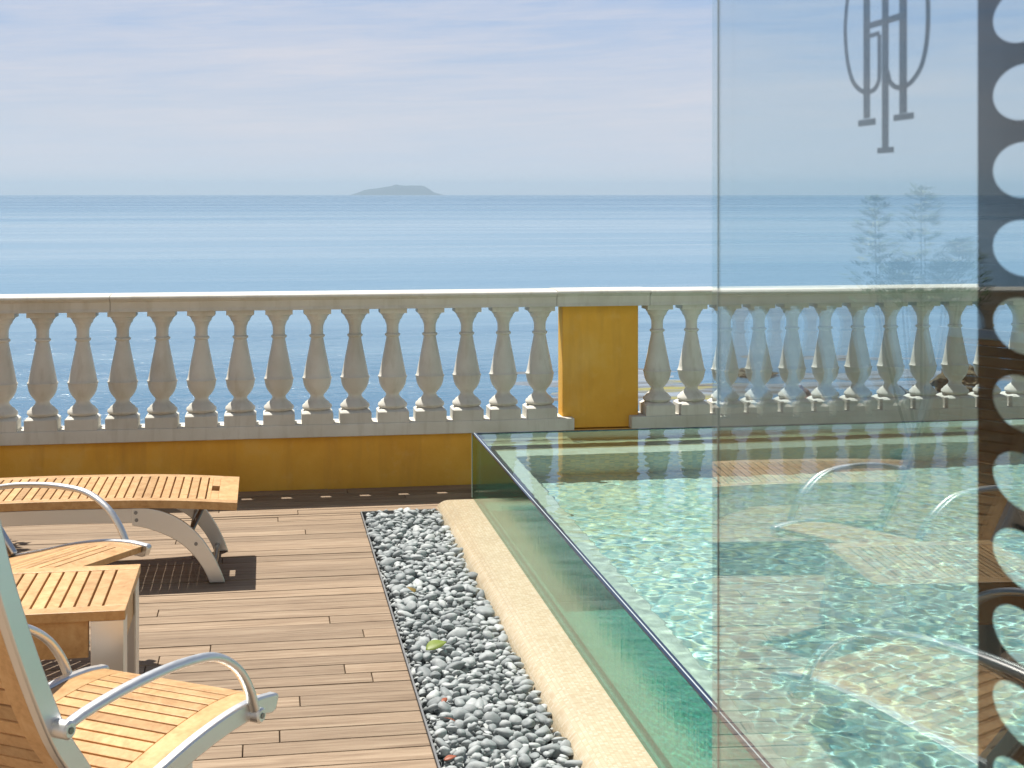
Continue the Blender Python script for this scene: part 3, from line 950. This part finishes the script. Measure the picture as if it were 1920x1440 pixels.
for y0, y1 in ((TY0+0.012, TY0+0.030), (TY1-0.030, TY1-0.012)):
    mb = MB(); mb.box(TX0+0.085, TX1-0.095, y0, y1, TZ-0.125, TZ-t-0.001); mb.build('apron', M['teak'], tb, O, bevel=0.002)
for x0, x1 in ((TX0+0.012, TX0+0.030), (TX1-0.030, TX1-0.012)):
    mb = MB(); mb.box(x0, x1, TY0+0.09, TY1-0.09, TZ-0.125, TZ-t-0.001); mb.build('apron', M['teak'], tb, O, bevel=0.002)
for sx in (0, 1):
    for sy in (0, 1):
        mb = MB()
        x = TX0+0.004 if sx == 0 else TX1-0.004; dx = 1 if sx == 0 else -1
        y = TY0+0.006 if sy == 0 else TY1-0.006; dy = 1 if sy == 0 else -1
        mb.box(*sorted((x, x+dx*0.085)), *sorted((y, y+dy*0.006)), 0.0, TZ-t-0.001)
        mb.box(*sorted((x, x+dx*0.006)), *sorted((y+dy*0.0062, y+dy*0.10)), 0.0, TZ-t-0.001)
        mb.build('leg', M['alu'], tb, O, bevel=0.0015)

# ------------------------------------------------------------------ sun lounger
LY0, LY1 = 6.183, 6.752; LXE = -0.108
lg = empty('sun_lounger', (-1.05, (LY0+LY1)/2, 0))
tag(lg, 'teak slatted sun lounger on arched aluminium legs along the parapet', 'sun lounger')
O = lg.location
ym = (LY0+LY1)/2; hw = (LY1-LY0)/2
lc = Curve2([(LXE,0.330),(-0.40,0.350),(-0.75,0.3585),(-1.15,0.357),(-1.55,0.342),(-1.80,0.335),(-2.05,0.345)])
mb = MB(); th = 0.033; st = 0.052; L = lc.length
for a, b in ((ym-hw, ym-hw+st), (ym+hw-st, ym+hw)): mb.strip(lc.span(0, L, 40), a, b, th)
ia, ib = ym-hw+st+0.001, ym+hw-st-0.001
# end board with a slotted hand hole
e0 = 0.128
hx0, hx1, hy = 0.080, 0.112, 0.055
mb.strip(lc.span(0, hx0, 3), ia, ib, th*0.95)
mb.strip(lc.span(hx0, hx1, 2), ia, ym-hy, th*0.95); mb.strip(lc.span(hx0, hx1, 2), ym+hy, ib, th*0.95)
mb.strip(lc.span(hx1, e0, 2), ia, ib, th*0.95)
s = e0+0.006; pitch = 0.0365
while s+pitch < L-0.05:
    mb.strip(lc.span(s, s+pitch-0.006, 3), ia, ib, th*0.7); s += pitch
mb.strip(lc.span(s, L, 3), ia, ib, th*0.9)
mb.build('slatted_top', M['teak'], lg, O, bevel=0.002)
for sgn, y0, y1 in ((-1, LY0+0.008, LY0+0.026), (1, LY1-0.026, LY1-0.008)):
    mb = MB()
    bt = offset_curve(lc, 30, -th-0.0015, 0.42, L-0.42); bb = offset_curve(lc, 30, -th-0.062, 0.42, L-0.42)
    mb.ribbon(bt, bb, y0, y1)
    mb.build('side_beam', M['alu'], lg, O, bevel=0.003)
    for end in (0, 1):
        top = [(-0.53,0.321),(-0.47,0.318),(-0.40,0.300),(-0.33,0.262),(-0.27,0.208),(-0.22,0.140),(-0.180,0.062),(-0.158,0.003)]
        bot = [(-0.53,0.250),(-0.47,0.236),(-0.40,0.208),(-0.345,0.176),(-0.300,0.136),(-0.262,0.088),(-0.235,0.040),(-0.220,0.003)]
        tp = catmull(top, 5); bo = catmull(bot, 5)
        if end: tp = [Vector((-2.16-p.x, p.y)) for p in tp]; bo = [Vector((-2.16-p.x, p.y)) for p in bo]
        yy0, yy1 = (y0-0.003, y1-0.004) if sgn < 0 else (y0+0.004, y1+0.003)
        mb = MB(); mb.ribbon(tp, bo, yy0, yy1)
        lgp = mb.build('leg', M['alu'], lg, O, bevel=0.003)
        yb = yy0 if sgn < 0 else yy1
        for bx, bz in ((-0.515,0.302),(-0.512,0.272),(-0.275,0.166)):
            bx = -2.16-bx if end else bx
            q3 = 1 if sgn < 0 else -1
            mb = MB()
            mb.tube([(bx, yb-0.003*q3, bz), (bx, yb+0.002*q3, bz)], 0.0075, 10)
            mb.build('bolt', M['trim'], lgp, O, smooth=True)
for end in (0, 1):
    fx = lambda x: (-2.16-x if end else x)
    mb = MB(); mb.tube([(fx(-0.205), LY0+0.02, 0.030), (fx(-0.205), LY1-0.02, 0.030)], 0.012, 12)
    mb.tube([(fx(-0.30), LY0+0.02, 0.185), (fx(-0.30), LY1-0.02, 0.185)], 0.010, 12)
    mb.build('crossbar', M['steel_dark'], lg, O, smooth=True)
mb = MB(); mb.tube([(-0.30, LY0+0.20, 0.185), (-0.235, LY0+0.34, 0.296)], [0.012, 0.009], 12); mb.tube([(-0.235, LY0+0.34, 0.296),(-0.25, LY0+0.42, 0.30)], 0.014, 12)
mb.build('strut', M['steel_dark'], lg, O, smooth=True)

# ------------------------------------------------------------------ potted shrub (seen mirrored in the glass door)
ps = empty('potted_shrub', (-1.70, 7.30, 0))
tag(ps, 'slender potted shrub in a dark pot by the parapet, mirrored in the glass door', 'shrub')
mb = MB(); mb.lathe([(0.11,0.0),(0.145,0.24),(0.155,0.255),(0.155,0.28),(0.14,0.28),(0.135,0.25)], seg=24)
mb.build('pot', M['terracotta'], ps, smooth=True)
st_ = MB(); lf = MB()
for (sx, sy, hh) in ((0.0,0.0,1.62),(0.20,0.10,1.57),(-0.20,0.02,1.36),(-0.08,-0.08,1.15),(0.12,-0.05,1.2)):
    pts = catmull([(sx*0.15,sy*0.15,0.25),(sx*0.6,sy*0.6,0.6),(sx*0.95,sy,1.0),(sx*1.05,sy,hh)], 5)
    st_.tube(pts, [0.009-0.006*i/len(pts) for i in range(len(pts))], 6)
    for q in range(230):
        t = random.random()**0.8; z = 1.02+(max(hh, 1.25)-1.02)*t
        rr_ = 0.15*(1-t)**0.55*random.random()**0.5+0.015
        a = random.uniform(0, 2*PI)
        c = Vector((sx*min(1.05, z*0.95)+rr_*math.cos(a), sy+rr_*math.sin(a), z))
        d = Vector((math.cos(a), math.sin(a), random.uniform(0.1,1.1))).normalized()
        sd = d.cross(Vector((0,0,1))).normalized(); l_ = random.uniform(0.035,0.07); w_ = l_*0.30
        b = c+d*l_*0.5; e = c+d*l_
        lf.add([c, b+sd*w_, e, b-sd*w_], [(0,1,2,3)])
st_.build('stem', M['bark'], ps, smooth=True)
lf.build('foliage', M['leaf'], ps)

# ------------------------------------------------------------------ glass door leaf, standing open
th = R(9.53)
P0 = Vector((0.49408572, -0.08294757, 0)); P1 = Vector((0.57656997, 1.85818552, 0))
dv = (P1-P0).normalized()            # along the pane
nv = Vector((dv.y, -dv.x, 0))        # towards +x
S_END = 1.9427
door = empty('glass_door', P0 + dv*1.35)
door.rotation_euler = (0, 0, math.atan2(dv.y, dv.x))
tag(door, 'frameless clear glass door standing open beside the pool, with a monogram and dotted dark band', 'glass door')
# local axes: x along the pane, y to the left of it (-nv)
S0 = 1.35
def L3(s, z, off): return (s-S0, -off, z)
mb = MB(); mb.box(0.70-S0, S_END-S0, -0.010, 0.0, 0.012, 2.45)
mb.build('glass_pane', M['pane'], door, bevel=0.0008)
mb = MB(); mb.box(S_END-S0+0.0002, S_END-S0+0.003, -0.010, -0.0078, 0.012, 2.45)
mb.build('polished_edge', M['glass_edge'], door)
# dotted film on the far face
mb = MB()
s_a, s_b, dc, hw_, hh_ = 1.020, 1.1715, 1.0960, 0.0500, 0.0207
pitch = 0.05752; z0 = 1.7328 - pitch*0.5 + pitch*12
o1, o2 = 0.0106, 0.0114
NQ = 40
for c in range(42):
    zc = z0 + pitch*0.5 - c*pitch
    if zc - pitch*0.5 < 0.03: break
    za, zb = zc - pitch*0.5, zc + pitch*0.5
    ring_in, ring_out = [], []
    for q_ in range(NQ):
        a = 2*PI*q_/NQ
        ca, sa = math.cos(a), math.sin(a)
        ring_in.append((dc + hw_*ca, zc + hh_*sa))
        tx = ((s_b-dc) if ca > 0 else (dc-s_a))/max(1e-6, abs(ca)*hw_); tz = (pitch*0.5)/max(1e-6, abs(sa)*hh_)
        t = min(tx, tz)
        ring_out.append((dc + hw_*ca*t, zc + hh_*sa*t))
    vs = [L3(s, z, o1) for s, z in ring_in] + [L3(s, z, o1) for s, z in ring_out] + [L3(s, z, o2) for s, z in ring_in] + [L3(s, z, o2) for s, z in ring_out]
    fs = []
    for q_ in range(NQ):
        r = (q_+1) % NQ
        fs += [(q_, r, NQ+r, NQ+q_), (2*NQ+q_, 3*NQ+q_, 3*NQ+r, 2*NQ+r), (q_, 2*NQ+q_, 2*NQ+r, r)]
    mb.add(vs, fs)
    # corners of the cell (radial projection misses them)
    for sx, s_c in ((1, s_b), (-1, s_a)):
        for sz, z_c in ((1, zb), (-1, za)):
            # nearest two outer points around that corner
            pts = sorted(ring_out, key=lambda p: (p[0]-s_c)**2*0.2 + (p[1]-z_c)**2)
            pe = min((p for p in ring_out if abs(p[0]-s_c) < 1e-6 and (p[1]-zc)*sz > -1e-9), key=lambda p: abs(p[1]-z_c), default=None)
            pt = min((p for p in ring_out if abs(p[1]-z_c) < 1e-6 and (p[0]-dc)*sx > -1e-9), key=lambda p: abs(p[0]-s_c), default=None)
            if pe and pt and (abs(pe[1]-z_c) > 1e-6):
                vs = [L3(*pe, o1), L3(*pt, o1), L3(s_c, z_c, o1), L3(*pe, o2), L3(*pt, o2), L3(s_c, z_c, o2)]
                mb.add(vs, [(0,1,2),(3,5,4)])
mb.build('dotted_film', M['film'], door)

# monogram: interlaced upright letters inside an oval
mb = MB()
mo1, mo2 = 0.0106, 0.0112
def bar(s0, s1, za, zb):
    vs = [L3(s0,za,mo1),L3(s1,za,mo1),L3(s1,zb,mo1),L3(s0,zb,mo1),L3(s0,za,mo2),L3(s1,za,mo2),L3(s1,zb,mo2),L3(s0,zb,mo2)]
    mb.add(vs, [(0,3,2,1),(4,5,6,7),(0,1,5,4),(1,2,6,5),(2,3,7,6),(3,0,4,7)])
def stroke(pts, ws, wz):
    """pen stroke: ws half width along the pane, wz half width in height"""
    P = catmull([Vector(p) for p in pts], 7); n = len(P); vs = []
    for i, p in enumerate(P):
        t = P[min(i+1, n-1)] - P[max(i-1, 0)]
        t = Vector((t.x/ws, t.y/wz)); t.normalize()
        nn = Vector((-t.y*ws, t.x*wz))
        for o_ in (mo1, mo2):
            vs += [L3(p.x+nn.x, p.y+nn.y, o_), L3(p.x-nn.x, p.y-nn.y, o_)]
    fs = []
    for i in range(n-1):
        a, b = 4*i, 4*i+4
        fs += [(a,a+1,b+1,b), (a+2,b+2,b+3,a+3), (a,b,b+2,a+2), (a+1,a+3,b+3,b+1)]
    mb.add(vs, fs)
stroke([(1.3865,1.6975),(1.3952,1.698),(1.4117,1.7035),(1.4257,1.7124),(1.4371,1.7293),(1.4428,1.748),(1.4440,1.7681),(1.436,1.795),(1.415,1.815),(1.385,1.826)], 0.0042, 0.0022)
stroke([(1.3856,1.6972),(1.3687,1.6975),(1.3568,1.7032),(1.3533,1.7124),(1.3533,1.7482)], 0.0042, 0.0022)
stroke([(1.3332,1.7126),(1.3273,1.7028),(1.3137,1.6967),(1.2971,1.6954),(1.2787,1.6982),(1.2608,1.7065),(1.2498,1.7177),(1.2425,1.7361),(1.2412,1.7619),(1.246,1.790),(1.268,1.812),(1.298,1.822)], 0.0042, 0.0022)
bar(1.3530, 1.3760, 1.7475, 1.7515)
bar(1.3775, 1.3937, 1.672, 1.835); bar(1.363, 1.4078, 1.6650, 1.6712); bar(1.363, 1.4078, 1.833, 1.839)
bar(1.3310, 1.3462, 1.643, 1.850); bar(1.318, 1.3579, 1.6378, 1.6430); bar(1.318, 1.3579, 1.850, 1.856)
bar(1.2880, 1.3044, 1.672, 1.835); bar(1.2724, 1.318, 1.6660, 1.6716); bar(1.2724, 1.318, 1.833, 1.839)
bar(1.3044, 1.3310, 1.7560, 1.7622); bar(1.3462, 1.3775, 1.7562, 1.7620)
mono = mb.build('monogram', M['etch'], door); mono.data.transform(Matrix.Translation((0.028, 0, 0)))

# ------------------------------------------------------------------ facade round the doorway: unseen, added for its bounce light
bd = empty('building', (0, -0.2, 0))
tag(bd, 'cream plastered building with a tall doorway behind the camera, unseen, added to bounce light on to the terrace', 'building')
O = bd.location
mb = MB()
mb.box(-12, -1.35, -0.50, -0.15, 0.0, 7.5); mb.box(0.95, 12, -0.50, -0.15, 0.0, 7.5); mb.box(-1.3502, 0.9502, -0.499, -0.151, 2.62, 7.499)
mb.build('wall', M['facade'], bd, O)
mb = MB()
mb.box(-1.35, -1.25, -0.53, -0.12, 0.0, 2.615); mb.box(0.85, 0.95, -0.53, -0.12, 0.0, 2.615); mb.box(-1.249, 0.849, -0.53, -0.12, 2.52, 2.615)
mb.build('door_frame', M['stone'], bd, O, bevel=0.004)

# ------------------------------------------------------------------ haze
if HAZE:
    m, k, out = newmat('sea_haze')
    v = k.n('ShaderNodeVolumePrincipled')
    v.inputs['Color'].default_value = (0.63,0.83,1.0,1); v.inputs['Density'].default_value = 8.0e-5
    v.inputs['Anisotropy'].default_value = 0.2
    k.t.links.new(v.outputs[0], out.inputs['Volume'])
    mb = MB(); mb.box(-14500, 14500, -80, 24500, SEA_Z-1.0, 180)
    tag(mb.build('haze', m), kind='stuff')

# ------------------------------------------------------------------ render settings
SC.view_settings.view_transform = 'Standard'; SC.view_settings.look = 'None'
SC.view_settings.exposure = 0.4; SC.view_settings.gamma = 1.0
cy = SC.cycles
cy.use_denoising = True
try: cy.denoiser = 'OPENIMAGEDENOISE'
except Exception: pass
cy.max_bounces = 14; cy.transmission_bounces = 10; cy.glossy_bounces = 6; cy.transparent_max_bounces = 16; cy.diffuse_bounces = 3
cy.volume_bounces = 0
cy.caustics_reflective = False; cy.caustics_refractive = True
cy.sample_clamp_indirect = 6.0
cy.use_adaptive_sampling = True; cy.adaptive_threshold = 0.01
